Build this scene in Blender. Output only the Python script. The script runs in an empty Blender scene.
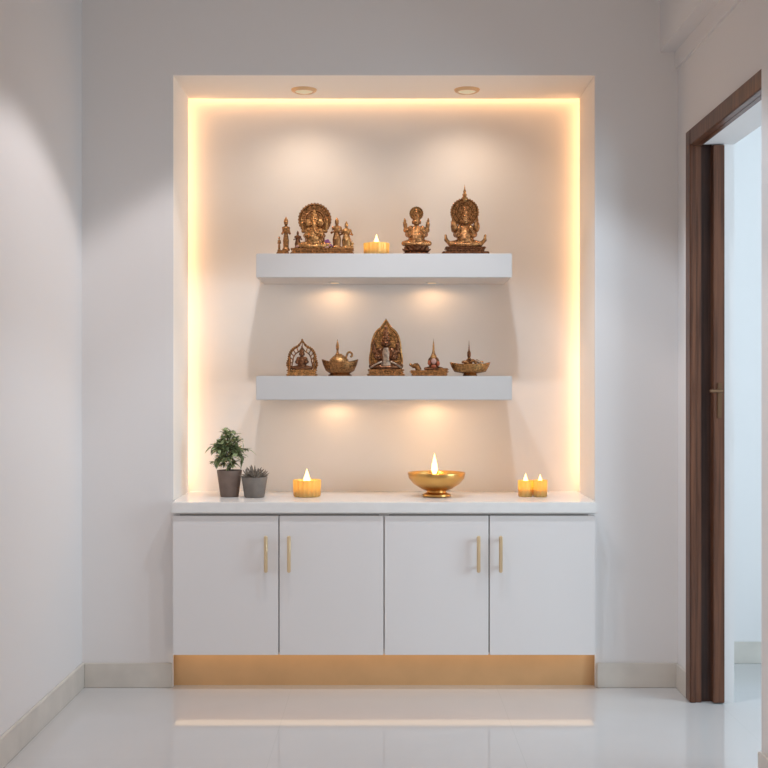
import bpy, bmesh, math, random
from mathutils import Vector, Matrix, noise
random.seed(7)
PI = math.pi
C = bpy.context.scene.collection
F = 1152.0; CH = 1.16
def X(px, Y): return (px-384)*Y/F
def Z(py, Y): return CH+(390-py)*Y/F

# ------------------------------------------------------------------ helpers
def mat(name, col, rough=.5, metal=0, bump=0, bscale=60, var=0, vscale=6, coat=0, spec=.5, emis=None, estr=0, trans=0, ior=1.45, sss=0, detail=3):
    m = bpy.data.materials.new(name); m.use_nodes = True
    nt = m.node_tree; b = nt.nodes['Principled BSDF']
    b.inputs['Base Color'].default_value = (*col, 1)
    b.inputs['Roughness'].default_value = rough
    b.inputs['Metallic'].default_value = metal
    b.inputs['Coat Weight'].default_value = coat
    b.inputs['Specular IOR Level'].default_value = spec
    b.inputs['Transmission Weight'].default_value = trans
    b.inputs['IOR'].default_value = ior
    if emis: b.inputs['Emission Color'].default_value = (*emis, 1); b.inputs['Emission Strength'].default_value = estr
    tc = nt.nodes.new('ShaderNodeTexCoord')
    if var:
        n = nt.nodes.new('ShaderNodeTexNoise'); n.inputs['Scale'].default_value = vscale; n.inputs['Detail'].default_value = detail
        r = nt.nodes.new('ShaderNodeValToRGB')
        r.color_ramp.elements[0].color = (*[c*(1-var) for c in col], 1); r.color_ramp.elements[1].color = (*[min(1, c*(1+var)) for c in col], 1)
        r.color_ramp.elements[0].position = .3; r.color_ramp.elements[1].position = .7
        nt.links.new(tc.outputs['Object'], n.inputs['Vector']); nt.links.new(n.outputs['Fac'], r.inputs['Fac']); nt.links.new(r.outputs['Color'], b.inputs['Base Color'])
    if bump:
        n = nt.nodes.new('ShaderNodeTexNoise'); n.inputs['Scale'].default_value = bscale; n.inputs['Detail'].default_value = 4
        u = nt.nodes.new('ShaderNodeBump'); u.inputs['Strength'].default_value = bump; u.inputs['Distance'].default_value = .002
        nt.links.new(tc.outputs['Object'], n.inputs['Vector']); nt.links.new(n.outputs['Fac'], u.inputs['Height']); nt.links.new(u.outputs['Normal'], b.inputs['Normal'])
    return m

def wood_mat(name, dark, light):
    m = mat(name, light, rough=.38, coat=.15)
    nt = m.node_tree; b = nt.nodes['Principled BSDF']
    tc = nt.nodes.new('ShaderNodeTexCoord'); mp = nt.nodes.new('ShaderNodeMapping'); mp.inputs['Scale'].default_value = (40, 40, 1.6)
    n = nt.nodes.new('ShaderNodeTexNoise'); n.inputs['Scale'].default_value = 2; n.inputs['Detail'].default_value = 6
    r = nt.nodes.new('ShaderNodeValToRGB'); r.color_ramp.elements[0].color = (*dark, 1); r.color_ramp.elements[1].color = (*light, 1)
    r.color_ramp.elements[0].position = .35; r.color_ramp.elements[1].position = .65
    nt.links.new(tc.outputs['Object'], mp.inputs['Vector']); nt.links.new(mp.outputs['Vector'], n.inputs['Vector'])
    nt.links.new(n.outputs['Fac'], r.inputs['Fac']); nt.links.new(r.outputs['Color'], b.inputs['Base Color'])
    return m

def floor_mat():
    m = mat('polished_tile', (.66, .65, .635), rough=.06, spec=.95)
    nt = m.node_tree; b = nt.nodes['Principled BSDF']
    tc = nt.nodes.new('ShaderNodeTexCoord')
    mp = nt.nodes.new('ShaderNodeMapping'); mp.inputs['Location'].default_value = (.36, .38, 0)
    br = nt.nodes.new('ShaderNodeTexBrick'); br.offset = 0; br.inputs['Scale'].default_value = 1
    br.inputs['Brick Width'].default_value = .8; br.inputs['Row Height'].default_value = .8; br.inputs['Mortar Size'].default_value = .0012
    br.inputs['Mortar'].default_value = (.56, .545, .535, 1)
    n = nt.nodes.new('ShaderNodeTexNoise'); n.inputs['Scale'].default_value = 1.6; n.inputs['Detail'].default_value = 7; n.inputs['Distortion'].default_value = 1.2
    r = nt.nodes.new('ShaderNodeValToRGB'); r.color_ramp.elements[0].color = (.57, .55, .545, 1); r.color_ramp.elements[1].color = (.64, .62, .61, 1)
    nt.links.new(tc.outputs['Object'], mp.inputs['Vector']); nt.links.new(mp.outputs['Vector'], br.inputs['Vector'])
    nt.links.new(tc.outputs['Object'], n.inputs['Vector']); nt.links.new(n.outputs['Fac'], r.inputs['Fac'])
    nt.links.new(r.outputs['Color'], br.inputs['Color1']); nt.links.new(r.outputs['Color'], br.inputs['Color2'])
    nt.links.new(br.outputs['Color'], b.inputs['Base Color'])
    return m

def amber_glass():
    m = bpy.data.materials.new('amber_glass'); m.use_nodes = True; nt = m.node_tree
    b = nt.nodes['Principled BSDF']; b.inputs['Base Color'].default_value = (.88, .66, .28, 1); b.inputs['Roughness'].default_value = .18; b.inputs['Metallic'].default_value = .35
    t = nt.nodes.new('ShaderNodeBsdfTranslucent'); t.inputs['Color'].default_value = (1, .80, .38, 1)
    x = nt.nodes.new('ShaderNodeMixShader'); x.inputs['Fac'].default_value = .6
    out = nt.nodes['Material Output']
    nt.links.new(b.outputs[0], x.inputs[1]); nt.links.new(t.outputs[0], x.inputs[2]); nt.links.new(x.outputs[0], out.inputs['Surface'])
    return m

def emitter(name, col, s):
    m = bpy.data.materials.new(name); m.use_nodes = True; nt = m.node_tree
    nt.nodes.remove(nt.nodes['Principled BSDF']); e = nt.nodes.new('ShaderNodeEmission')
    e.inputs['Color'].default_value = (*col, 1); e.inputs['Strength'].default_value = s
    nt.links.new(e.outputs[0], nt.nodes['Material Output'].inputs['Surface']); return m

M = dict(
    wall=mat('wall_paint', (.815, .785, .775), rough=.9, bump=.05, bscale=250, spec=.2),
    ceil=mat('ceiling_paint', (.82, .82, .81), rough=.95),
    niche=mat('niche_paint', (.84, .785, .73), rough=.85, bump=.06, bscale=90, var=.02, vscale=3, spec=.2),
    lining=mat('lining_lit_paint', (.90, .845, .78), rough=.7, spec=.3),  # lighter copy of the niche paint, stands in for strip light spilling onto the boards
    base=mat('baseboard_stone', (.66, .61, .55), rough=.3, var=.08, vscale=7),
    floor=floor_mat(),
    lacquer=mat('white_lacquer', (.80, .765, .755), rough=.42, spec=.4),
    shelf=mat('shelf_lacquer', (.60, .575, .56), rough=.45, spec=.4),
    stone=mat('white_quartz', (.84, .82, .80), rough=.22, var=.02, vscale=20),
    gap_shade=mat('painted_gap_shade', (.30, .28, .27), rough=.7),  # dark colour standing in for the shade between doors
    brass=mat('satin_brass', (.72, .58, .38), rough=.32, metal=.85),
    toe=mat('tan_toe_board', (.68, .43, .22), rough=.55, var=.05, vscale=8),
    wood=wood_mat('walnut', (.075, .026, .012), (.16, .062, .03)),
    wood_shade=wood_mat('shaded_walnut', (.035, .013, .008), (.07, .028, .016)),  # walnut darkened to paint in the shade of the door rebate
    bronze=mat('antique_brass', (.33, .155, .058), rough=.27, metal=.85, bump=.9, bscale=220, var=.62, vscale=130, detail=2),
    bronze_d=mat('dark_bronze', (.17, .07, .032), rough=.27, metal=.85, bump=.9, bscale=220, var=.62, vscale=130, detail=2),
    bronze_l=mat('bright_brass', (.40, .205, .075), rough=.27, metal=.85, bump=.9, bscale=220, var=.62, vscale=130, detail=2),
    gold=mat('polished_gold', (.66, .38, .12), rough=.3, metal=1, bump=.25, bscale=90),
    silver=mat('pale_inlay', (.34, .24, .17), rough=.35, metal=.6, bump=.8, bscale=200, var=.5, vscale=120),
    purple=mat('purple_petals', (.28, .09, .22), rough=.7),
    pink=mat('pink_petals', (.48, .27, .22), rough=.7),
    red=mat('red_ochre', (.36, .08, .03), rough=.6),
    pot=mat('taupe_clay', (.19, .135, .11), rough=.65, bump=.2, bscale=120, var=.12, vscale=30),
    pot_g=mat('grey_concrete', (.20, .175, .155), rough=.75, bump=.2, bscale=120, var=.1, vscale=30),
    soil=mat('soil', (.03, .018, .012), rough=.95, bump=.8, bscale=200),
    leaf=mat('leaf_green', (.27, .32, .16), rough=.5, var=.5, vscale=30),
    succ=mat('succulent_green', (.24, .20, .16), rough=.55, var=.35, vscale=40),
    stem=mat('stem_brown', (.10, .075, .04), rough=.8),
    wax=mat('ivory_wax', (.9, .7, .4), rough=.5),
    oil=mat('lamp_oil', (.75, .42, .08), rough=.08, coat=.5),
    wick=mat('wick', (.12, .07, .04), rough=.9),
    amber=amber_glass(),
    flame=emitter('flame', (1, .62, .22), 9), core=emitter('flame_core', (1, .60, .20), 9),
    led=emitter('led_warm', (1, .56, .26), 12.5),
    ledtoe=emitter('led_toe', (1, .68, .40), 2.3),
    lamp=emitter('lamp_face', (1, .78, .52), 1.1),
)

def box(bm, x0, x1, y0, y1, z0, z1, bev=0, seg=2):
    r = bmesh.ops.create_cube(bm, size=1)
    vs = r['verts']
    for v in vs:
        v.co = Vector(((x0+x1)/2+v.co.x*(x1-x0), (y0+y1)/2+v.co.y*(y1-y0), (z0+z1)/2+v.co.z*(z1-z0)))
    if bev:
        es = list({e for v in vs for e in v.link_edges})
        bmesh.ops.bevel(bm, geom=es, offset=bev, segments=seg, affect='EDGES')
def ball(bm, c, r, rot=None, u=16, v=10):
    if not hasattr(r, '__len__'): r = (r, r, r)
    m = Matrix.Translation(Vector(c)) @ (rot.to_4x4() if rot else Matrix.Identity(4)) @ Matrix.Diagonal((*r, 1))
    bmesh.ops.create_uvsphere(bm, u_segments=u, v_segments=v, radius=1, matrix=m)
def lathe(bm, prof, c=(0, 0, 0), seg=32, sx=1, sy=1, ribs=0, amp=0, axis='Z', a0=0):
    c = Vector(c); rings = []
    def put(x, y, z):
        if axis == 'Z': return c+Vector((x, y, z))
        return c+Vector((x, -z, y))       # axis along -Y: profile height comes towards the viewer
    for r, z in prof:
        if r < 1e-6: rings.append([bm.verts.new(put(0, 0, z))]); continue
        ring = []
        for k in range(seg):
            a = 2*PI*k/seg+a0; rr = r*(1+(amp*math.cos(ribs*a) if ribs else 0))
            ring.append(bm.verts.new(put(rr*math.cos(a)*sx, rr*math.sin(a)*sy, z)))
        rings.append(ring)
    for a, b in zip(rings, rings[1:]):
        if len(a) == 1 and len(b) == 1: continue
        for k in range(seg):
            k2 = (k+1) % seg
            if len(a) == 1: bm.faces.new((a[0], b[k2], b[k]))
            elif len(b) == 1: bm.faces.new((a[k], a[k2], b[0]))
            else: bm.faces.new((a[k], a[k2], b[k2], b[k]))
    for ring, fl in ((rings[0], True), (rings[-1], False)):
        if len(ring) > 1: bm.faces.new(ring[::-1] if fl else ring)
def tube(bm, pts, rad, seg=10, cap=True):
    pts = [Vector(p) for p in pts]
    if not hasattr(rad, '__len__'): rad = [rad]*len(pts)
    rings = []; up = Vector((.123, .31, .94))
    for i, p in enumerate(pts):
        d = (pts[min(i+1, len(pts)-1)]-pts[max(i-1, 0)]).normalized()
        a = d.cross(up)
        if a.length < 1e-3: a = d.cross(Vector((1, 0, 0)))
        a.normalize(); b = d.cross(a)
        rings.append([bm.verts.new(p+(a*math.cos(2*PI*k/seg)+b*math.sin(2*PI*k/seg))*rad[i]) for k in range(seg)])
    for r0, r1 in zip(rings, rings[1:]):
        for k in range(seg): bm.faces.new((r0[k], r0[(k+1) % seg], r1[(k+1) % seg], r1[k]))
    if cap: bm.faces.new(rings[0][::-1]); bm.faces.new(rings[-1])
def smooth_pts(pts, n=4):
    P = [Vector(p) for p in pts]; out = []
    for i in range(len(P)-1):
        p0 = P[max(i-1, 0)]; p1 = P[i]; p2 = P[i+1]; p3 = P[min(i+2, len(P)-1)]
        for k in range(n):
            t = k/n; out.append(.5*((2*p1)+(p2-p0)*t+(2*p0-5*p1+4*p2-p3)*t*t+(3*p1-p0-3*p2+p3)*t**3))
    out.append(P[-1]); return out
def limb(bm, pts, r0, r1, seg=12):
    for a, b, ra, rb in zip(pts, pts[1:], r0 if hasattr(r0, '__len__') else [r0]*9, r1 if hasattr(r1, '__len__') else [r1]*9): pass
def chain(bm, pts, rad, seg=12):
    tube(bm, pts, rad, seg)
    for p, r in zip(pts, rad): ball(bm, p, r, u=12, v=8)
def prism(bm, outline, y0, y1):
    "outline in x,z; extruded along y"
    a = [bm.verts.new((x, y0, z)) for x, z in outline]; b = [bm.verts.new((x, y1, z)) for x, z in outline]
    bm.faces.new(a); bm.faces.new(b[::-1]); n = len(a)
    for k in range(n): bm.faces.new((a[k], b[k], b[(k+1) % n], a[(k+1) % n]))
def obj(name, bm, m, parent=None, loc=None, smooth=True, remesh=0, kind=None, label=None, angle=40):
    bmesh.ops.recalc_face_normals(bm, faces=bm.faces)
    me = bpy.data.meshes.new(name); bm.to_mesh(me); bm.free()
    if smooth:
        me.shade_smooth()
        if not remesh: me.set_sharp_from_angle(angle=math.radians(angle))
    me.materials.append(m)
    o = bpy.data.objects.new(name, me); C.objects.link(o)
    if loc: o.location = loc
    if parent: o.parent = parent
    if remesh:
        d = o.modifiers.new('r', 'REMESH'); d.mode = 'VOXEL'; d.voxel_size = remesh; d.use_smooth_shade = True
        s = o.modifiers.new('s', 'SMOOTH'); s.iterations = 1
    if kind: o['kind'] = kind
    if label: o['label'] = label
    return o
def thing(name, label, cat, loc, group=None, rotz=0):
    o = bpy.data.objects.new(name, None); o.empty_display_size = .05; C.objects.link(o)
    o.location = loc; o.rotation_euler.z = rotz; o['label'] = label; o['category'] = cat
    if group: o['group'] = group
    return o
def tag(o, label, cat, group=None):
    o['label'] = label; o['category'] = cat
    if group: o['group'] = group
    return o
def boxes(name, lst, m, parent=None, kind='structure', bev=0, label=None):
    bm = bmesh.new()
    for b in lst: box(bm, *b, bev=bev)
    return obj(name, bm, m, parent, kind=kind, label=label)
def dup(root, loc, label=None, group=None):
    r = root.copy(); C.objects.link(r); r.location = loc
    if label: r['label'] = label
    if group: r['group'] = group
    for ch in list(root.children):
        c = ch.copy(); C.objects.link(c); c.parent = r
        for g in list(ch.children):
            d = g.copy(); C.objects.link(d); d.parent = c
    return r

# ------------------------------------------------------------------ setting
WY = 4.50; BY = 4.90; XL = -1.18; XR = 1.148; CEIL = 2.90; RY = -1.7
NL, NR, NT = -.824, .824, Z(75, WY)      # niche opening
G = .046                                  # cove gap behind the lining
F2X = 3.3
boxes('floor', [(XL-.12, F2X, RY-.12, BY+.14, -.1, 0)], M['floor'])
boxes('ceiling', [(XL-.12, F2X, RY-.12, BY+.14, CEIL, CEIL+.1)], M['ceil'])
boxes('wall_left', [(XL-.12, XL, RY-.12, BY+.14, 0, CEIL)], M['wall'])
boxes('wall_rear', [(XL, F2X, RY-.12, RY, 0, .5), (XL, F2X, RY-.12, RY, 2.5, CEIL), (XL, -.9, RY-.12, RY, .5, 2.5), (.9, F2X, RY-.12, RY, .5, 2.5)], M['wall'])
boxes('wall_back', [(XL, NL-.05, WY, WY+.1, 0, CEIL), (NR+.05, XR, WY, WY+.1, 0, CEIL), (NL-.05, NR+.05, WY, WY+.1, NT+.05, CEIL),
                    (NL-.05, NL, WY, WY+.012, 0, NT+.05), (NR, NR+.05, WY, WY+.012, 0, NT+.05), (NL, NR, WY, WY+.012, NT, NT+.05)], M['wall'])
boxes('wall_niche', [(NL-.12, NR+.12, BY, BY+.1, .1, NT+.14)], M['niche'])
# niche lining: three boards that stop short of the back wall, the light strips sit behind them
t1 = boxes('trim_1', [(NL-.018, NL, WY+.012, BY-G, .68, NT+.0)], M['lining'])
t2 = boxes('trim_2', [(NR, NR+.018, WY+.012, BY-G, .68, NT+.0)], M['lining'])
t3 = boxes('trim_3', [(NL-.018, NR+.018, WY+.012, BY-.034, NT, NT+.018)], M['lining'])
# cove housing
boxes('trim_4', [(NL-.12, NL-.056, WY+.1, BY, 0, NT+.14), (NR+.056, NR+.12, WY+.1, BY, 0, NT+.14), (NL-.056, NR+.056, WY+.1, BY, NT+.056, NT+.14)], M['niche'])
LY0, LY1 = BY-G-.03, BY-.006
def led(name, b, lab):
    bm = bmesh.new(); box(bm, *b); o = obj(name, bm, M['led']); tag(o, lab, 'light strip', None); return o
led('led_strip', (NL-.054, NL-.047, LY0, LY1, .76, NT-.01), 'warm light strip tucked behind the left edge of the niche')
led('led_strip', (NR+.047, NR+.054, LY0, LY1, .76, NT-.01), 'warm light strip tucked behind the right edge of the niche')
led('led_strip', (NL+.01, NR-.01, LY0, LY1, NT+.047, NT+.054), 'warm light strip tucked above the back of the niche soffit')

# right wall with the doorway
DX = XR+.15
OY0, OY1, OH = 3.40, 4.27, 2.066
boxes('wall_right', [(XR, DX, OY1+.06, BY+.14, 0, CEIL), (XR, DX, RY, 2.6, 0, CEIL), (XR, DX, 3.40, OY1+.06, OH+.06, CEIL),
                     (XR+.11, DX, OY1, OY1+.06, 0, OH+.06), (XR+.03, DX, OY0, OY1, OH+.004, OH+.06)], M['wall'])
boxes('wall_pier', [(1.114, DX, 2.6, 3.40, 0, CEIL)], M['wall'])
boxes('trim_5', [(1.078, XR+.01, 3.40, WY, Z(52, WY), CEIL), (1.078, 1.114, 2.0, 3.40, Z(52, WY), CEIL), (1.137, XR+.01, 3.4, WY, Z(70, WY), Z(52, WY))], M['wall'])
dr = boxes('door_1', [(XR-.014, XR+.012, OY1, OY1+.062, 0, OH+.062), (XR-.014, XR+.012, OY0, OY1, OH, OH+.062)], M['wood'], bev=.003)
dr['label'] = 'walnut door casing around the open doorway in the right wall'
boxes('door_jamb', [(XR+.012, XR+.03, OY1+.006, OY1+.03, 0, OH+.03)], M['wood'], dr, kind=None, bev=.001)
boxes('door_rebate', [(XR+.03, XR+.072, OY1+.02, OY1+.05, 0, OH+.03)], M['wood_shade'], dr, kind=None)
boxes('door_leaf', [(XR+.068, XR+.11, OY1-.016, OY1+.04, .004, OH)], M['wood'], dr, kind=None, bev=.002)
boxes('door_header', [(XR+.012, XR+.03, OY0, OY1, OH, OH+.03)], M['wood'], dr, kind=None)
HZ = Z(391, OY1)
bm = bmesh.new(); box(bm, XR+.082, XR+.098, OY1-.021, OY1-.014, HZ-.10, HZ+.03, bev=.002)
tube(bm, [(XR+.09, OY1-.02, HZ), (XR+.09, OY1-.05, HZ), (XR+.045, OY1-.055, HZ)], .006)
obj('door_handle', bm, mat('aged_bronze', (.20, .11, .06), rough=.35, metal=.7), dr, label='small bronze lever handle')
# neighbouring room
boxes('wall_far_room', [(DX, F2X, BY, BY+.12, 0, CEIL)], M['wall'])
boxes('wall_far_side', [(F2X, F2X+.1, RY-.12, BY+.12, 0, .6), (F2X, F2X+.1, RY-.12, BY+.12, 2.4, CEIL), (F2X, F2X+.1, RY-.12, 1.6, .6, 2.4), (F2X, F2X+.1, 3.6, BY+.12, .6, 2.4)], M['wall'])
boxes('baseboard_far_room', [(DX, F2X, BY-.012, BY, 0, .09)], M['base'], bev=.002)
# baseboards
boxes('baseboard_left', [(XL, XL+.013, RY, WY, 0, .095)], M['base'], bev=.002)
boxes('baseboard_back', [(XL+.013, NL-.002, WY-.013, WY, 0, .095), (NR+.006, XR, WY-.013, WY, 0, .095)], M['base'], bev=.002)
boxes('baseboard_right', [(XR-.012, XR, OY1+.064, WY-.013, 0, .095), (1.102, 1.114, 2.6, 3.398, 0, .095)], M['base'], bev=.002)

# ------------------------------------------------------------------ cabinets, worktop, toe board
CY = 4.43                                  # door faces
CZ0, CZ1 = .141, .679
xs = [X(173.8, CY), X(279.5, CY), X(384, CY), X(488.5, CY), X(594.2, CY)]
def handle_bm(x):
    bm = bmesh.new(); z0, z1 = Z(571.5, CY), Z(535, CY)
    box(bm, x-.007, x+.007, CY-.034, CY-.022, z0, z1, bev=.003, seg=3)
    for z in (z0+.018, z1-.018): tube(bm, [(x, CY-.024, z), (x, CY+.001, z)], .005)
    return bm
for k, (a, b, h1, h2, lab) in enumerate([(xs[0], xs[2], X(266.5, CY), X(289.5, CY), 'white double-door cabinet on the left, below the potted plants'),
                                     (xs[2], xs[4], X(478, CY), X(500, CY), 'white double-door cabinet on the right, below the big brass bowl')]):
    t = thing('cabinet', lab, 'cabinet', ((a+b)/2, CY, 0), 'floating white cabinets under the worktop')
    inv = Matrix.Translation((-(a+b)/2, -CY, 0))
    def put(name, bm, m, par=t, **kw):
        bm.transform(inv); return obj(name, bm, m, par, **kw)
    bm = bmesh.new(); box(bm, (a+.0002 if k else NL+.002), (b-.0002 if not k else NR-.002), CY+.022, BY-.002, CZ0, CZ1+.006); e = (a-.003, a+.02) if not k else (b-.02, b+.003); box(bm, *e, CY+.0195, CY+.03, CZ0, CZ1); put('body', bm, M['lacquer'])
    bm = bmesh.new(); box(bm, a+.02, b-.02, CY+.019, CY+.0225, CZ0+.006, CZ1); put('gap_shade_sheet', bm, M['gap_shade'])  # dark sheet over the white body, paints the shade in the door seams
    mid = (a+b)/2
    for (p, q, h) in ((a, mid, h1), (mid, b, h2)):
        bm = bmesh.new(); box(bm, p+(.0022 if p == mid or k else -.004), q-(.0022 if q == mid or not k else -.004), CY, CY+.019, CZ0, CZ1-.003, bev=.0012)
        d = put('door', bm, M['lacquer'])
        put('handle', handle_bm(h), M['brass'], d, label='slim vertical brass bar handle')
WZ = .729
bm = bmesh.new(); box(bm, xs[0]-.009, xs[4]+.009, CY-.012, WY+.011, .687, WZ, bev=.003); box(bm, NL+.001, NR-.001, WY+.009, BY-.001, .687, WZ)
tag(obj('worktop', bm, M['stone']), 'long white stone worktop running across the niche above the cabinets', 'worktop')
boxes('trim_6', [(NL-.04, NR+.04, WY+.03, WY+.045, 0, CZ0)], M['toe'], label='tan toe board in the recess under the cabinets')
bm = bmesh.new(); box(bm, xs[0]-.005, xs[4]+.005, CY+.04, WY+.029, CZ0-.004, CZ0)
o = obj('light_panel', bm, M['ledtoe']); tag(o, 'long warm light panel under the floor-side of the cabinets', 'light panel')

# ------------------------------------------------------------------ shelves
SY = 4.60
S1, S2 = Z(253.5, SY), Z(376, SY)
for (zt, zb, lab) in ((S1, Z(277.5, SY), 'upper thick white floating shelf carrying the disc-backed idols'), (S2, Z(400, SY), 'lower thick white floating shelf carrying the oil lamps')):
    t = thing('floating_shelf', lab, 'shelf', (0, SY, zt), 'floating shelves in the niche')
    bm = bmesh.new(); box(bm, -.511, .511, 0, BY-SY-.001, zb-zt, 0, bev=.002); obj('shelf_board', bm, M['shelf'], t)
    for x in (-.205, .2):
        bm = bmesh.new(); lathe(bm, [(.022, zb-zt-.003), (.026, zb-zt-.003), (.028, zb-zt+.002)], (x, .205, 0)); pl = obj('puck_light', bm, M['shelf'], t)
        bm = bmesh.new(); lathe(bm, [(0, zb-zt-.0045), (.018, zb-zt-.0045), (.018, zb-zt-.002)], (x, .205, 0)); obj('lens', bm, M['lamp'], pl)
        L = bpy.data.lights.new('puck_lamp', 'SPOT'); L.energy = 1.35; L.color = (1, .62, .33); L.spot_size = math.radians(172); L.spot_blend = .35; L.shadow_soft_size = .03
        lo = bpy.data.objects.new('puck_lamp', L); lo.location = (x, SY+.205, zb-.009); lo.rotation_euler = (math.radians(8), 0, 0); C.objects.link(lo)
# niche downlights
for px, lab in ((304, 'round recessed downlight on the left of the niche soffit'), (467, 'round recessed downlight on the right of the niche soffit')):
    x = X(px, 4.72)
    t = thing('downlight', lab, 'ceiling light', (x, 4.72, NT), 'niche downlights')
    bm = bmesh.new(); lathe(bm, [(.036, .004), (.036, -.009), (.040, -.011), (.050, -.006), (.053, .0), (.053, .004)], seg=40); obj('rim', bm, M['bronze_l'] if 0 else mat('peach_rim', (.75, .50, .28), rough=.4, metal=.3), t)
    bm = bmesh.new(); lathe(bm, [(0, -.014), (.02, -.0135), (.035, -.008), (.035, .002)], seg=32); obj('lens', bm, M['lamp'], t)
    L = bpy.data.lights.new('niche_lamp', 'SPOT'); L.energy = 10.5; L.color = (1, .79, .61); L.spot_size = math.radians(135); L.spot_blend = 1; L.shadow_soft_size = .03
    lo = bpy.data.objects.new('niche_lamp', L); lo.location = (x, 4.64, NT-.02); lo.rotation_euler = (math.radians(6), 0, 0); C.objects.link(lo)

# ------------------------------------------------------------------ flames and small pieces
def flame(parent, x, y, z, h, w, power=.35, inside=None):
    bm = bmesh.new(); lathe(bm, [(0, 0), (w*.30, h*.06), (w*.5, h*.25), (w*.42, h*.45), (w*.22, h*.7), (w*.08, h*.88), (0, h)], (x, y, z), seg=14); f = obj('flame', bm, M['core'], parent)
    bm = bmesh.new(); tube(bm, [(x, y, z-.008), (x, y, z+.004)], .0012, 6); obj('wick', bm, M['wick'], f)
    L = bpy.data.lights.new('flame_light', 'POINT'); L.energy = power; L.color = (1, .60, .25); L.shadow_soft_size = .006
    lo = bpy.data.objects.new('flame_light', L); lo.parent = parent; lo.location = inside or (x, y-.002, z+h+.008); C.objects.link(lo)

def hand(bm, c, s, d=(0, -1, 0), up=(0, 0, 1)):
    "small open hand: palm, four fingers, a thumb"
    c = Vector(c); d = Vector(d).normalized(); up = Vector(up).normalized(); w = d.cross(up).normalized()
    ball(bm, c, s*.030, u=8, v=6)
    for i, l in enumerate((.05, .058, .055, .042)):
        o = (i-1.5)*.015*s
        p = c+w*o+up*s*.02
        tube(bm, [p, p+up*l*s*.6+d*.004*s, p+up*l*s+d*.016*s], [s*.0085, s*.008, s*.0065], 6)
    p = c+w*s*.02; tube(bm, [p, p+w*s*.03+up*s*.02], [s*.010, s*.008], 6)

def seated(bm, s, belly=.14, four=True, crown=.30, trunk=False, raise_=False, spread=.30, fat=1.3):
    "seated cross-legged idol, hips at origin height .0, s = height up to crown tip"
    k = s
    def V(x, y, z): return (x*k, y*k, z*k)
    for g in (-1, 1):
        chain(bm, [V(.07*g, .02, .10), V(.2*g, -.08, .10), V(spread*g, -.10, .085)], [.085*k, .08*k, .062*k])
        chain(bm, [V(spread*g, -.10, .085), V(.12*g, -.2, .06), V(-.06*g, -.21, .055)], [.06*k, .048*k, .035*k])
        ball(bm, V(-.12*g, -.20, .05), (.06*k, .03*k, .025*k))
        chain(bm, [V(.13*g, .01, .43), V(.20*g, -.02, .31), V(.17*g, -.15, .27 if not raise_ else .36)], [.05*k*fat, .04*k*fat, .03*k*fat])
        hand(bm, V(.17*g, -.18, .29 if not raise_ else .39), k*1.15)
        if four:
            chain(bm, [V(.13*g, .03, .44), V(.25*g, .03, .42), V(.27*g, .01, .55)], [.045*k*fat, .036*k*fat, .028*k*fat])
            hand(bm, V(.275*g, 0, .58), k*1.1)
            ball(bm, V(.28*g, 0, .66), (.022*k, .02*k, .045*k), u=10, v=8)
        ball(bm, V(.085*g, -.01, .60), (.03*k, .02*k, .05*k), u=10, v=8) if not trunk else ball(bm, V(.13*g, .01, .60), (.075*k, .02*k, .085*k), u=12, v=8)
        ball(bm, V(.032*g, -.085, .615), .014*k, u=8, v=6)
    chain(bm, [V(0, .02, .10), V(0, -.02, .20), V(0, -.005, .32), V(0, .01, .41), V(0, .01, .50)], [.15*k, belly*k, (belly*.5+.07)*k, .13*k, .055*k], 16)
    ball(bm, V(0, -.01, .60), (.085*k, .09*k, .10*k))
    if trunk:
        p = smooth_pts([V(0, -.08, .61), V(0, -.13, .54), V(.01, -.15, .44), V(.04, -.17, .36), V(.085, -.18, .35), V(.095, -.17, .39)], 3)
        n = len(p); tube(bm, p, [k*(.05-.03*i/(n-1)) for i in range(n)], 10)
        for g in (-1, 1): tube(bm, [V(.04*g, -.08, .56), V(.075*g, -.14, .53)], [.014*k, .006*k], 8)
    else:
        tube(bm, [V(0, -.09, .62), V(0, -.115, .585), V(0, -.09, .575)], [.01*k, .016*k, .012*k], 8)
        ball(bm, V(0, -.092, .553), (.025*k, .01*k, .008*k), u=8, v=6)
    c0 = .66
    lathe(bm, [(.09*k, (c0-.01)*k), (.1*k, (c0+.02)*k), (.082*k, (c0+.03)*k), (.085*k, (c0+.2*crown)*k), (.06*k, (c0+.28*crown)*k), (.066*k, (c0+.5*crown)*k), (.035*k, (c0+.6*crown)*k), (.038*k, (c0+.75*crown)*k), (.01*k, (c0+.9*crown)*k), (0, (c0+crown)*k)], (0, 0, 0), 18)
    # necklace, belt and armbands
    for (r, z, tt, yo) in ((.10, .455, .012, 0), (.115, .37, .010, -.01), (belly+.012, .15, .014, -.01)):
        pts = [V(r*math.cos(a), yo+r*.85*math.sin(a)-.01, z+.03*math.sin(a)) for a in [2*PI*i/20 for i in range(21)]]
        tube(bm, pts, tt*k, 6)
    return bm

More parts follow.
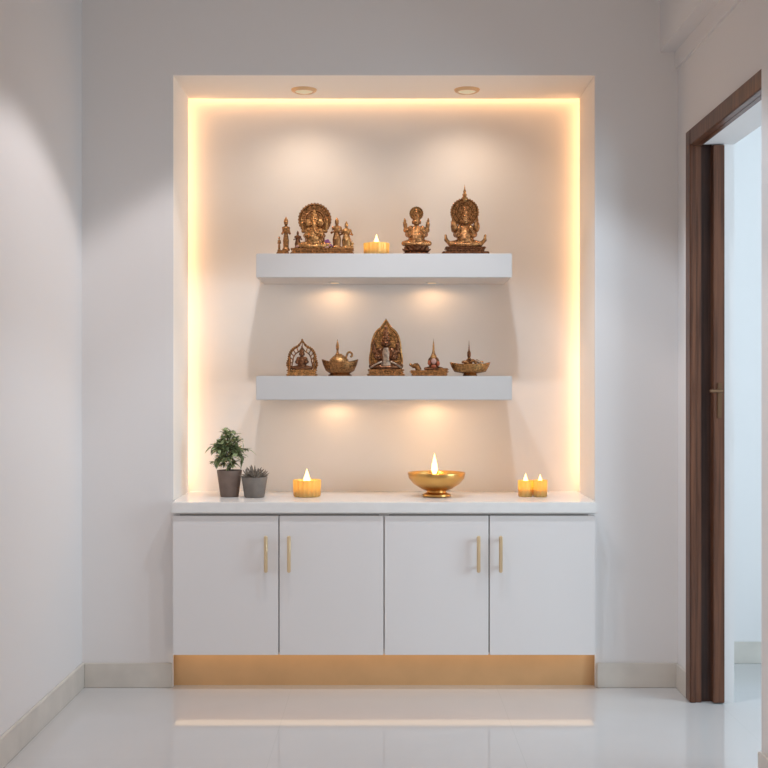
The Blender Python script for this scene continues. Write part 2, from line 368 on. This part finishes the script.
def lotus(bm, r, h, n=14):
    lathe(bm, [(r*.9, 0), (r, h*.12), (r*.94, h*.25), (r*.72, h*.38), (r*.66, h*.5), (r*.8, h*.75), (r*.86, h), (0, h)], seg=40, sy=.8)
    for tier, (zr, rr, tilt, dn) in enumerate(((.62, .78, .5, 0), (.5, .86, .9, .5))):
        for i in range(n):
            a = 2*PI*(i+dn)/n
            m = Matrix.Rotation(a, 3, 'Z') @ Matrix.Rotation(tilt, 3, 'Y')
            ball(bm, (rr*r*math.cos(a), .8*rr*r*math.sin(a), h*zr), (r*.06, r*.17, h*.36), m, u=8, v=6)
def plinth(bm, w, d, tiers):
    z = 0
    for (f, h) in tiers:
        box(bm, -w/2*f, w/2*f, -d/2*f, d/2*f, z, z+h, bev=min(.003, h*.3)); z += h
    return z
def beads(bm, pts, r, u=8):
    for p in pts: ball(bm, p, r, u=u, v=6)
def disc(bm, r, c, n=32):
    "round relief aureole facing -Y"
    lathe(bm, [(0, .0), (r*.5, .001), (r*.55, .005), (r*.62, .005), (r*.66, .0015), (r*.86, .0015), (r*.9, .006), (r*.97, .006), (r, 0), (r, -.006), (0, -.006)], c, seg=48, axis='Y')
    for i in range(n):
        a = 2*PI*i/n
        ball(bm, (c[0]+r*.985*math.cos(a), c[1]-.003, c[2]+r*.985*math.sin(a)), r*.05, u=8, v=6)
        b = a+PI/n
        tube(bm, [(c[0]+r*.68*math.cos(b), c[1]-.002, c[2]+r*.68*math.sin(b)), (c[0]+r*.85*math.cos(b), c[1]-.002, c[2]+r*.85*math.sin(b))], [r*.02, r*.045], 6)
def arch_pts(w, h, z0, tip=.18, n=14):
    "pointed (ogee) arch outline from lower left over the tip to lower right"
    L = []
    for i in range(n+1):
        t = i/n
        if t < .35: x = w/2*(1+.10*math.sin(t/.35*PI)); z = z0+(h*(1-tip))*t/.35*.45
        else:
            u = (t-.35)/.65; x = w/2*math.cos(u*PI/2)**.8; z = z0+h*(1-tip)*(.45+.55*math.sin(u*PI/2))
            if u > .8: z += h*tip*((u-.8)/.2)**2
        L.append((x, z))
    return [(-x, z) for x, z in L]+[(x, z) for x, z in L[::-1][1:]]

OY = 4.665
def H(pytop, base, Y=OY): return Z(pytop, Y)-base
S = OY/F    # metres per pixel at the shelf objects

# ---- A: wide idol of a big-bellied elephant-headed deity before a round disc, attendants at its right
t = thing('idol', 'brass elephant-headed idol before a round disc, on the wide plinth of the upper shelf', 'statue', (X(322.5, OY), OY, S1))
bm = bmesh.new(); plinth(bm, 63.5*S, .075, [(1, .010), (.95, .009), (.99, .007)]); beads(bm, [(x*S, -.037, .0145) for x in range(-29, 30, 3)], .0035); obj('plinth', bm, M['bronze'], t)
pt = .026; cx = -8*S
bm = bmesh.new(); disc(bm, 16.5*S, (cx, .020, H(219, S1))); box(bm, cx-.04, cx+.04, .016, .026, pt-.001, .09, bev=.004); obj('aureole', bm, M['bronze'], t)
bm = bmesh.new(); seated(bm, .182, belly=.2, trunk=True, crown=.26, spread=.33); f = obj('figure', bm, M['bronze_l'], t, loc=(cx, -.004, pt-.004), remesh=.0011)
bm = bmesh.new(); cols = []
for i in range(30):
    a = random.uniform(0, 2*PI); r = random.uniform(0, .018)
    ball(bm, (cx+.055+r*math.cos(a), -.022+r*.5*math.sin(a), pt+.005+random.uniform(0, .034)*(1-r/.03)), (.006, .006, .004), u=8, v=6)
obj('flower_garland', bm, M['purple'], t, label='purple flowers')
bm = bmesh.new()
for i in range(12):
    ball(bm, (cx-.056+random.uniform(-.018, .018), -.02+random.uniform(-.01, .01), pt+.004+random.uniform(0, .010)), (.006, .006, .004), u=8, v=6)
obj('flower_garland', bm, M['pink'], t, label='dull pink flowers left of the figure')
bm = bmesh.new()
for i in range(6):
    ball(bm, (cx+.052+random.uniform(-.012, .012), -.033, pt+.003+random.uniform(0, .006)), .0045, u=8, v=6)
obj('flower_garland', bm, M['pink'], t, label='dull pink flowers right of the figure')
def attendant(bm, x, z, h, w=.3):
    "small standing robed attendant"
    lathe(bm, [(w*.5*h, 0), (w*.52*h, .04*h), (w*.36*h, .10*h), (w*.40*h, .3*h), (w*.26*h, .5*h), (w*.36*h, .64*h), (w*.30*h, .70*h), (w*.12*h, .74*h), (w*.12*h, .76*h)], (x, 0, z), 16, sy=.7)
    ball(bm, (x, -.002, z+.80*h), (.062*h, .062*h, .07*h)); lathe(bm, [(.07*h, .83*h), (.055*h, .9*h), (.03*h, .94*h), (0, h)], (x, 0, z), 12)
    for g in (-1, 1):
        chain(bm, [(x+g*w*.34*h, 0, z+.66*h), (x+g*w*.5*h, -.01*h, z+.50*h), (x+g*w*.22*h, -.14*h, z+.52*h)], [.045*h, .036*h, .028*h], 8)
for px, tp, w in ((337, 217, .34), (346.5, 221, .42)):
    bm = bmesh.new(); attendant(bm, 0, 0, H(tp, S1)-pt, w); obj('attendant', bm, M['bronze'] if px < 340 else M['bronze_l'], t, loc=((px-322.5)*S, -.012, pt-.001), remesh=.0012)
bm = bmesh.new(); attendant(bm, 0, 0, .075, .42); obj('attendant', bm, M['bronze_d'], t, loc=((298-322.5)*S, -.012, pt-.001), remesh=.0012)
bm = bmesh.new(); attendant(bm, 0, 0, .036, .5); obj('attendant', bm, M['bronze_l'], t, loc=((352-322.5)*S, -.014, pt-.001), remesh=.0012)

# ---- A2: little attendant pair at the far left
t = thing('figurine', 'tiny brass figurine pair with a thin spire at the far left of the upper shelf', 'statue', (X(283, OY), OY, S1))
bm = bmesh.new(); plinth(bm, 12.5*S, .042, [(1, .013), (.86, .007)]); obj('plinth', bm, M['bronze'], t)
bm = bmesh.new(); attendant(bm, 0, 0, H(216, S1)-.02, .22); obj('tall_attendant', bm, M['bronze'], t, loc=(.012, .002, .019), remesh=.0011)
bm = bmesh.new(); attendant(bm, 0, 0, .06, .22)
obj('short_attendant', bm, M['bronze'], t, loc=(-.015, -.004, .019), remesh=.0011)

# ---- B: small seated deity on lotus with round head disc
t = thing('idol', 'small brass seated idol on a lotus base, right of the upper shelf candle', 'statue', (X(416.5, OY), OY, S1))
bm = bmesh.new(); lotus(bm, 14.2*S, .036); obj('lotus_base', bm, M['bronze_d'], t)
hB = H(205, S1)-.034
bm = bmesh.new(); seated(bm, hB, belly=.2, fat=1.9, four=True, crown=.26, spread=.30); obj('figure', bm, M['bronze'], t, loc=(0, .002, .032), remesh=.001)
bm = bmesh.new(); disc(bm, 7*S, (0, .016, H(213, S1)), n=20); obj('aureole', bm, M['bronze_l'], t)

# ---- C: tall idol with disc and spire
t = thing('idol', 'tallest brass idol with a round disc topped by a thin spire, upper shelf right end', 'statue', (X(465, OY), OY, S1))
bm = bmesh.new(); z = plinth(bm, 47*S, .09, [(1, .012), (.80, .012), (.86, .008)]); beads(bm, [(x*S, -.037, .018) for x in range(-17, 18, 3)], .004); obj('plinth', bm, M['bronze_d'], t)
hd = H(211.5, S1)
bm = bmesh.new(); disc(bm, 14.2*S, (0, .022, hd)); box(bm, -.03, .03, .018, .028, z-.001, .09, bev=.004); obj('aureole', bm, M['bronze'], t)
bm = bmesh.new(); h0 = H(199, S1); ht = H(183, S1)-h0
lathe(bm, [(.008, -.01), (.012, 0), (.013, ht*.12), (.007, ht*.2), (.010, ht*.32), (.005, ht*.42), (.0065, ht*.5), (.003, ht*.65), (0, ht)], (0, .018, h0), 16); obj('spire', bm, M['bronze_l'], t)
bm = bmesh.new(); seated(bm, .178, belly=.2, fat=1.95, four=True, crown=.34, spread=.34)
for g in (-1, 1):
    chain(bm, [(.06*g, -.02, .012), (.078*g, -.024, .030), (.080*g, -.022, .048)], [.009, .008, .005])
    ball(bm, (.045*g, -.012, .085), (.014, .012, .022))
obj('figure', bm, M['bronze'], t, loc=(0, -.004, z-.003), remesh=.0011)

# ---- D: arched shrine
def rel(px, cx): return (px-cx)*S
t = thing('shrine', 'small brass arch-shaped shrine at the left end of the lower shelf', 'statue', (X(302, OY), OY, S2))
bm = bmesh.new(); z = plinth(bm, 31*S, .06, [(1, .010), (.93, .010), (.97, .006)]); obj('plinth', bm, M['bronze_l'], t)
ap = arch_pts(26*S, H(340, S2)-z, z-.001, .2)
bm = bmesh.new(); tube(bm, [(x, .012, zz) for x, zz in ap], .0048, 8)
beads(bm, [(x*1.06, .010, zz+.002) for x, zz in ap[2:-2]], .0045)
ap2 = [(x*.72, z+(zz-z)*.78) for x, zz in ap]; tube(bm, [(x, .012, zz) for x, zz in ap2], .0028, 8)
for a, b in list(zip(ap, ap2))[2:-2:2]: tube(bm, [(a[0], .012, a[1]), (b[0], .012, b[1])], .0022, 6)
for x in (-12, 12): lathe(bm, [(.006, 0), (.004, .004), (.004, .045), (.006, .05), (0, .056)], (x*S, .0, z-.001), 10)
obj('arch', bm, M['bronze'], t)
bm = bmesh.new(); seated(bm, .108, belly=.17, fat=1.6, four=False, crown=.3, spread=.36); obj('figure', bm, M['bronze_d'], t, loc=(0, -.004, z-.002), remesh=.0009)

# ---- E / H: oil-lamp dishes
def boat(bm, rx, ry, h, foot, pts=2):
    "oval dish whose rim runs out into pinched spouts"
    prof = [(foot, 0), (foot*1.05, .004), (foot*.85, .010), (.80, h*.36), (.93, h*.62), (1, h*.97), (.97, h), (.90, h*.94), (.6, h*.7), (0, h*.66)]
    seg = 44; rings = []
    for r, z in prof:
        if r == 0: rings.append([bm.verts.new((0, 0, z))]); continue
        ring = []
        for k in range(seg):
            a = 2*PI*k/seg; w = max(0, math.cos(a))**6+max(0, -math.cos(a))**6
            f = (r if r > .5 else r)
            e = (1+.22*w*(f > .5)*min(1, f))
            ring.append(bm.verts.new((rx*f*math.cos(a)*e/1.22, ry*f*math.sin(a), z+h*.16*w*(f > .8))))
        rings.append(ring)
    for a, b in zip(rings, rings[1:]):
        for k in range(seg):
            k2 = (k+1) % seg
            if len(b) == 1: bm.faces.new((a[k], a[k2], b[0]))
            else: bm.faces.new((a[k], a[k2], b[k2], b[k]))
    bm.faces.new(rings[0][::-1])
t = thing('oil_lamp', 'brass oil lamp with a domed lid, second from the left on the lower shelf', 'oil lamp', (X(340, OY), OY, S2))
bm = bmesh.new(); boat(bm, 18.5*S, .052, H(361.5, S2), .66); beads(bm, [(15.2*S*math.cos(a), .048*math.sin(a), H(361.5, S2)*.93) for a in [2*PI*i/30 for i in range(30)]], .0032); obj('bowl', bm, M['bronze'], t)
zb = H(361.5, S2)*.92; hs = H(339, S2)
bm = bmesh.new(); lathe(bm, [(.040, zb), (.038, zb+.012), (.024, zb+.026), (.012, zb+.034), (.012, zb+.036)], (-.004, 0, 0), 28, sy=.8); obj('lid', bm, M['bronze_l'], t)
bm = bmesh.new(); z1 = zb+.033; q = hs-z1; lathe(bm, [(.011, z1), (.006, z1+.006), (.004, z1+q*.25), (.006, z1+q*.36), (.0065, z1+q*.55), (.003, z1+q*.8), (0, hs)], (-.010, 0, 0), 14); obj('spire', bm, M['bronze'], t)
bm = bmesh.new(); tube(bm, smooth_pts([(.020, -.01, zb-.002), (.030, -.01, zb+.036), (.042, -.01, zb+.042), (.050, -.01, zb+.030), (.042, -.01, zb+.022)], 4), .0042, 8); obj('scroll', bm, M['bronze_l'], t)

# ---- F: central figure before a leaf-shaped aureole
t = thing('idol', 'brass idol with a pale robe before a pointed leaf-shaped aureole, centre of the lower shelf', 'statue', (X(386, OY), OY, S2))
bm = bmesh.new(); z = plinth(bm, 38*S, .075, [(1, .010), (.92, .011), (.96, .007)]); beads(bm, [(x*S, -.035, .0155) for x in range(-16, 17, 3)], .0035); obj('plinth', bm, M['bronze'], t)
ap = arch_pts(29*S, H(319, S2)-z-.0, z-.001, .16, 18)
bm = bmesh.new(); prism(bm, ap, .018, .024); tube(bm, [(x, .018, zz) for x, zz in ap], .0055, 8)
beads(bm, [(x*.84, .016, z+(zz-z)*.86) for x, zz in ap[1:-1]], .0034)
for k in range(11):
    a = PI*(k+.5)/11; c0 = Vector((0, .016, z+.115)); d = Vector((math.cos(a), 0, math.sin(a)))
    tube(bm, [c0+d*.022, c0+d*(.040+.006*(k % 2))], [.002, .0045], 6)
obj('aureole', bm, M['bronze_l'], t)
bm = bmesh.new(); seated(bm, .178, fat=1.8, belly=.18, four=True, crown=.40, spread=.33); obj('figure', bm, M['bronze_d'], t, loc=(0, -.004, z-.003), remesh=.0011)
bm = bmesh.new()
lathe(bm, [(.024, .012), (.020, .03), (.015, .05), (.015, .072), (.010, .085), (.010, .089)], (0, -.026, z-.003), 20, sy=.75)
for g in (-1, 1): tube(bm, smooth_pts([(.018*g, -.034, z+.03), (.040*g, -.042, z+.020), (.062*g, -.035, z+.006)], 4), .0036, 8)
obj('robe', bm, M['silver'], t, label='pale silvery robe and sash')

# ---- G: tray with small round figure
t = thing('incense_tray', 'low brass tray with a small red-faced figure under a thin spire, lower shelf', 'incense holder', (X(429, OY), OY, S2))
bm = bmesh.new(); box(bm, -17.5*S, 18*S, -.030, .030, 0, .012, bev=.003); box(bm, -19.5*S, 19.5*S, -.034, .034, .011, .024, bev=.005); box(bm, 8*S, 19.5*S, -.03, .03, .022, .032, bev=.004)
tube(bm, smooth_pts([(-10*S, -.01, .022), (-13*S, -.01, .044), (-16*S, -.01, .040), (-19.5*S, -.01, .050)], 4), [.012]*5+[.009]*4+[.006]*3+[.003], 8)
obj('tray', bm, M['bronze'], t)
gx = 4.5*S
bm = bmesh.new(); seated(bm, .098, belly=.2, four=False, crown=.2, spread=.34); ball(bm, (0, .0, .036), (.024, .018, .024)); obj('figure', bm, M['bronze_d'], t, loc=(gx, 0, .022), remesh=.001)
bm = bmesh.new(); ball(bm, (gx, -.024, .060), (.0105, .007, .012)); obj('face', bm, M['pink'], t)
bm = bmesh.new(); ball(bm, (gx+.018, -.018, .050), (.007, .005, .010)); ball(bm, (gx-.018, -.018, .054), (.006, .005, .010)); ball(bm, (gx, -.022, .040), (.010, .006, .007)); obj('garland', bm, M['red'], t)
bm = bmesh.new(); hs = H(338, S2); lathe(bm, [(.016, .070), (.012, .082), (.007, .092), (.0045, .105), (.004, .12), (0, hs)], (gx, 0, 0), 14); obj('spire', bm, M['bronze_l'], t)

t = thing('oil_lamp', 'boat-shaped brass oil lamp with heaped offerings at the right end of the lower shelf', 'oil lamp', (X(470, OY), OY, S2))
bm = bmesh.new(); boat(bm, 20.5*S, .050, H(364, S2), .42); obj('bowl', bm, M['bronze_l'], t)
zb = H(364, S2)*.74; hs = H(339, S2)
bm = bmesh.new(); lathe(bm, [(.012, zb-.002), (.014, zb+.018), (.007, zb+.024), (.0055, zb+.040), (.0075, zb+.045), (.0075, zb+.058), (.003, zb+.07), (0, hs)], (-.004, 0, 0), 14); obj('spire', bm, M['bronze_d'], t)
bm = bmesh.new()
for i in range(26):
    a = random.uniform(0, 2*PI); r = random.random()**.5
    ball(bm, (.004+.046*r*math.cos(a), .030*r*math.sin(a), zb+.014+.020*(1-r)+random.uniform(0, .006)), (.0075, .007, .0055), u=8, v=6)
obj('offerings', bm, M['bronze'], t)
bm = bmesh.new()
for (x, z) in ((.034, .020), (.044, .014), (.026, .026)): ball(bm, (x, -.022, zb+z), .0065, u=10, v=8)
obj('petals', bm, M['silver'], t, label='pale petals')

# ------------------------------------------------------------------ candles
def cup(name, label, x, y, z0, w, h, fl, parent_group=None, power=.35, ribs=18, cat='candle'):
    t = thing(name, label, cat, (x, y, z0), parent_group)
    r = w/2
    bm = bmesh.new(); lathe(bm, [(0, 0), (r*.86, 0), (r*.94, h*.03), (r*.98, h*.12), (r, h*.9), (r*1.02, h), (r*.93, h), (r*.90, h*.9), (r*.88, h*.14), (0, h*.12)], seg=ribs*6, ribs=ribs, amp=.035); obj('glass_cup', bm, M['amber'], t)
    bm = bmesh.new(); lathe(bm, [(0, h*.13), (r*.84, h*.13), (r*.84, h*.42), (r*.3, h*.45), (0, h*.45)], seg=24); obj('wax', bm, M['wax'], t)
    flame(t, 0, -r*.1, h*.5, fl, fl*.42, power*.28, (0, r*.62, h*.8))
    return t
CYB = 4.66
cup('tealight', 'short gold candle cup burning on the upper shelf between the idols', X(376.5, OY), OY, S1, 25*S, H(243.5, S1), .062, power=.35)
CS = CYB/F
cup('candle', 'ribbed amber glass candle burning on the worktop beside the grey pots', X(307, CYB), CYB, WZ, 27*CS, 0.068, .080, power=.55)
cup('candle', 'small amber glass candle, left of the pair at the worktop right end', X(525.5, CYB), CYB, WZ, 14.5*CS, .066, .062, 'pair of small candles', .22, 12)
cup('candle', 'small amber glass candle, right of the pair at the worktop right end', X(540, CYB-.01), CYB-.012, WZ, 14.0*CS, .068, .058, 'pair of small candles', .22, 12)
# brass bowl lamp
t = thing('bowl_lamp', 'wide footed golden bowl with a tall flame on the worktop', 'oil lamp', (X(436.5, CYB), CYB, WZ))
R = 28.8*CS; bh = .098
bm = bmesh.new(); lathe(bm, [(0, 0), (.052, 0), (.058, .004), (.056, .011), (.040, .018), (.038, .024), (.060, .031), (R*.80, .052), (R*.96, .074), (R, bh-.004), (R*.99, bh), (R*.95, bh-.003), (R*.90, bh-.022), (R*.6, .055), (0, .048)], seg=64); obj('bowl', bm, M['gold'], t)
bm = bmesh.new(); lathe(bm, [(0, .068), (R*.80, .068), (R*.80, .062), (0, .060)], seg=40); obj('oil', bm, M['oil'], t)
bm = bmesh.new(); lathe(bm, [(.018, .066), (.018, .084), (.013, .088), (0, .095)], (-.008, 0, 0), seg=20); obj('wick_holder', bm, M['wax'], t)
flame(t, -.008, 0, .088, .088, .026, 1.0)

# ------------------------------------------------------------------ plants
def pot(bm, r0, r1, h):
    lathe(bm, [(0, 0), (r0*.94, 0), (r0, h*.03), (r1, h*.97), (r1*.99, h), (r1*.91, h), (r1*.89, h*.9), (0, h*.88)], seg=40)
def leaf(bm, p, d, L, W, droop):
    p = Vector(p); d = Vector(d).normalized(); side = d.cross(Vector((0, 0, 1)))
    if side.length < .05: side = Vector((1, 0, 0))
    side.normalize(); up = side.cross(d); prev = None; n = 6
    for i in range(n+1):
        t = i/n; c = p+d*L*t-Vector((0, 0, 1))*droop*L*t*t
        w = W*.5*math.sin(PI*min(1, t**.75))**.9 if 0 < i < n else .0004
        row = [bm.verts.new(c-side*w+up*w*.25), bm.verts.new(c), bm.verts.new(c+side*w+up*w*.25)]
        if prev:
            bm.faces.new((prev[0], prev[1], row[1], row[0])); bm.faces.new((prev[1], prev[2], row[2], row[1]))
        prev = row
PY = 4.66
ps = PY/F
t = thing('potted_plant', 'bushy green plant in a tall taupe pot on the worktop left end', 'plant', (X(229.5, PY), PY, WZ))
ph = 26.5*ps
bm = bmesh.new(); pot(bm, .037, .0505, ph); obj('pot', bm, M['pot'], t)
bm = bmesh.new(); lathe(bm, [(0, ph*.93), (.044, ph*.9), (.044, ph*.87)], seg=24); obj('soil', bm, M['soil'], t)
sb = bmesh.new(); lb = bmesh.new(); rnd = random.Random(4)
zc = ph+.095
tube(sb, smooth_pts([(0, 0, ph*.88), (.003, 0, ph+.03), (-.002, 0, ph+.07), (.002, 0, ph+.12)], 4), .0036, 8)
for i in range(66):
    a = rnd.uniform(0, 2*PI); e = rnd.uniform(-.45, 1.25)
    z0 = ph+rnd.uniform(.035, .105)
    L = rnd.uniform(.045, .076); d = Vector((math.cos(a)*math.cos(e), math.sin(a)*math.cos(e)*.8, math.sin(e)))
    p0 = Vector((0, 0, z0)); p1 = p0+d*L
    tube(sb, [p0, p0+d*L*.5+Vector((0, 0, .003)), p1], [.0018, .0015, .001], 5)
    for k in range(8):
        a2 = rnd.uniform(0, 2*PI); e2 = rnd.uniform(-.5, .9)
        dd = (d*.7+Vector((math.cos(a2)*math.cos(e2), math.sin(a2)*math.cos(e2), math.sin(e2)))).normalized()
        leaf(lb, p0+d*L*rnd.uniform(.45, 1.0), dd, rnd.uniform(.024, .042), rnd.uniform(.012, .018), rnd.uniform(.1, .6))
obj('stem', sb, M['stem'], t); obj('foliage', lb, M['leaf'], t)
PY2 = 4.63; ps2 = PY2/F
t = thing('potted_plant', 'small grey-green succulent in a squat grey pot beside the taller plant', 'plant', (X(254.5, PY2), PY2, WZ))
ph = 20.5*ps2
bm = bmesh.new(); pot(bm, .040, .0525, ph); obj('pot', bm, M['pot_g'], t)
bm = bmesh.new(); lathe(bm, [(0, ph*.95), (.046, ph*.92), (.046, ph*.88)], seg=24); obj('soil', bm, M['soil'], t)
lb = bmesh.new()
for (cx_, cy_, s_) in ((0, 0, 1), (-.022, -.008, .75), (.024, .004, .75), (.004, -.024, .6)):
    for i in range(26):
        a = i*2.399; e = .1+1.3*(i/26); d = Vector((math.cos(a)*math.cos(e), math.sin(a)*math.cos(e), math.sin(e)))
        L = (.056 if i % 3 else .038)*s_
        p = Vector((cx_, cy_, ph*.93))
        tube(lb, [p, p+d*L*.5, p+d*L*.85, p+d*L], [.0022*s_, .004*s_, .0028*s_, .0005], 6)
obj('rosette', lb, M['succ'], t)

# ------------------------------------------------------------------ lights
def area(name, loc, rot, sx, sy, e, col):
    L = bpy.data.lights.new(name, 'AREA'); L.shape = 'RECTANGLE'; L.size = sx; L.size_y = sy; L.energy = e; L.color = col
    o = bpy.data.objects.new(name, L); o.location = loc; o.rotation_euler = rot; C.objects.link(o); return o
def spot(name, loc, e, col, ang, blend, r=.04):
    L = bpy.data.lights.new(name, 'SPOT'); L.energy = e; L.color = col; L.spot_size = math.radians(ang); L.spot_blend = blend; L.shadow_soft_size = r
    o = bpy.data.objects.new(name, L); o.location = loc; C.objects.link(o); return o
area('rear_window_daylight', (0, RY-.02, 1.5), (math.radians(90), 0, 0), 1.8, 2.0, 37, (1, .86, .76))
area('far_room_daylight', (F2X-.02, 2.6, 1.5), (0, math.radians(90), 0), 1.8, 2.0, 120, (.68, .87, 1))
spot('ceiling_lamp', (-.3, 3.68, CEIL-.02), 80, (.99, .95, .96), 98, .2)
spot('ceiling_lamp', (.32, 3.68, CEIL-.02), 92, (.74, .87, 1), 94, .3)
w = bpy.data.worlds.new('sky'); w.use_nodes = True; w.node_tree.nodes['Background'].inputs['Color'].default_value = (.75, .86, 1, 1); w.node_tree.nodes['Background'].inputs['Strength'].default_value = .6
bpy.context.scene.world = w

# ------------------------------------------------------------------ camera
cam = bpy.data.cameras.new('camera'); cam.sensor_width = 36; cam.lens = F/768*36; cam.shift_y = 6/768
co = bpy.data.objects.new('camera', cam); co.location = (0, 0, CH); co.rotation_euler = (PI/2, 0, 0); C.objects.link(co)
sc = bpy.context.scene; sc.camera = co
sc.view_settings.view_transform = 'Standard'; sc.view_settings.look = 'None'; sc.view_settings.gamma = 1; sc.view_settings.use_curve_mapping = False
sc.view_settings.exposure = -0.72
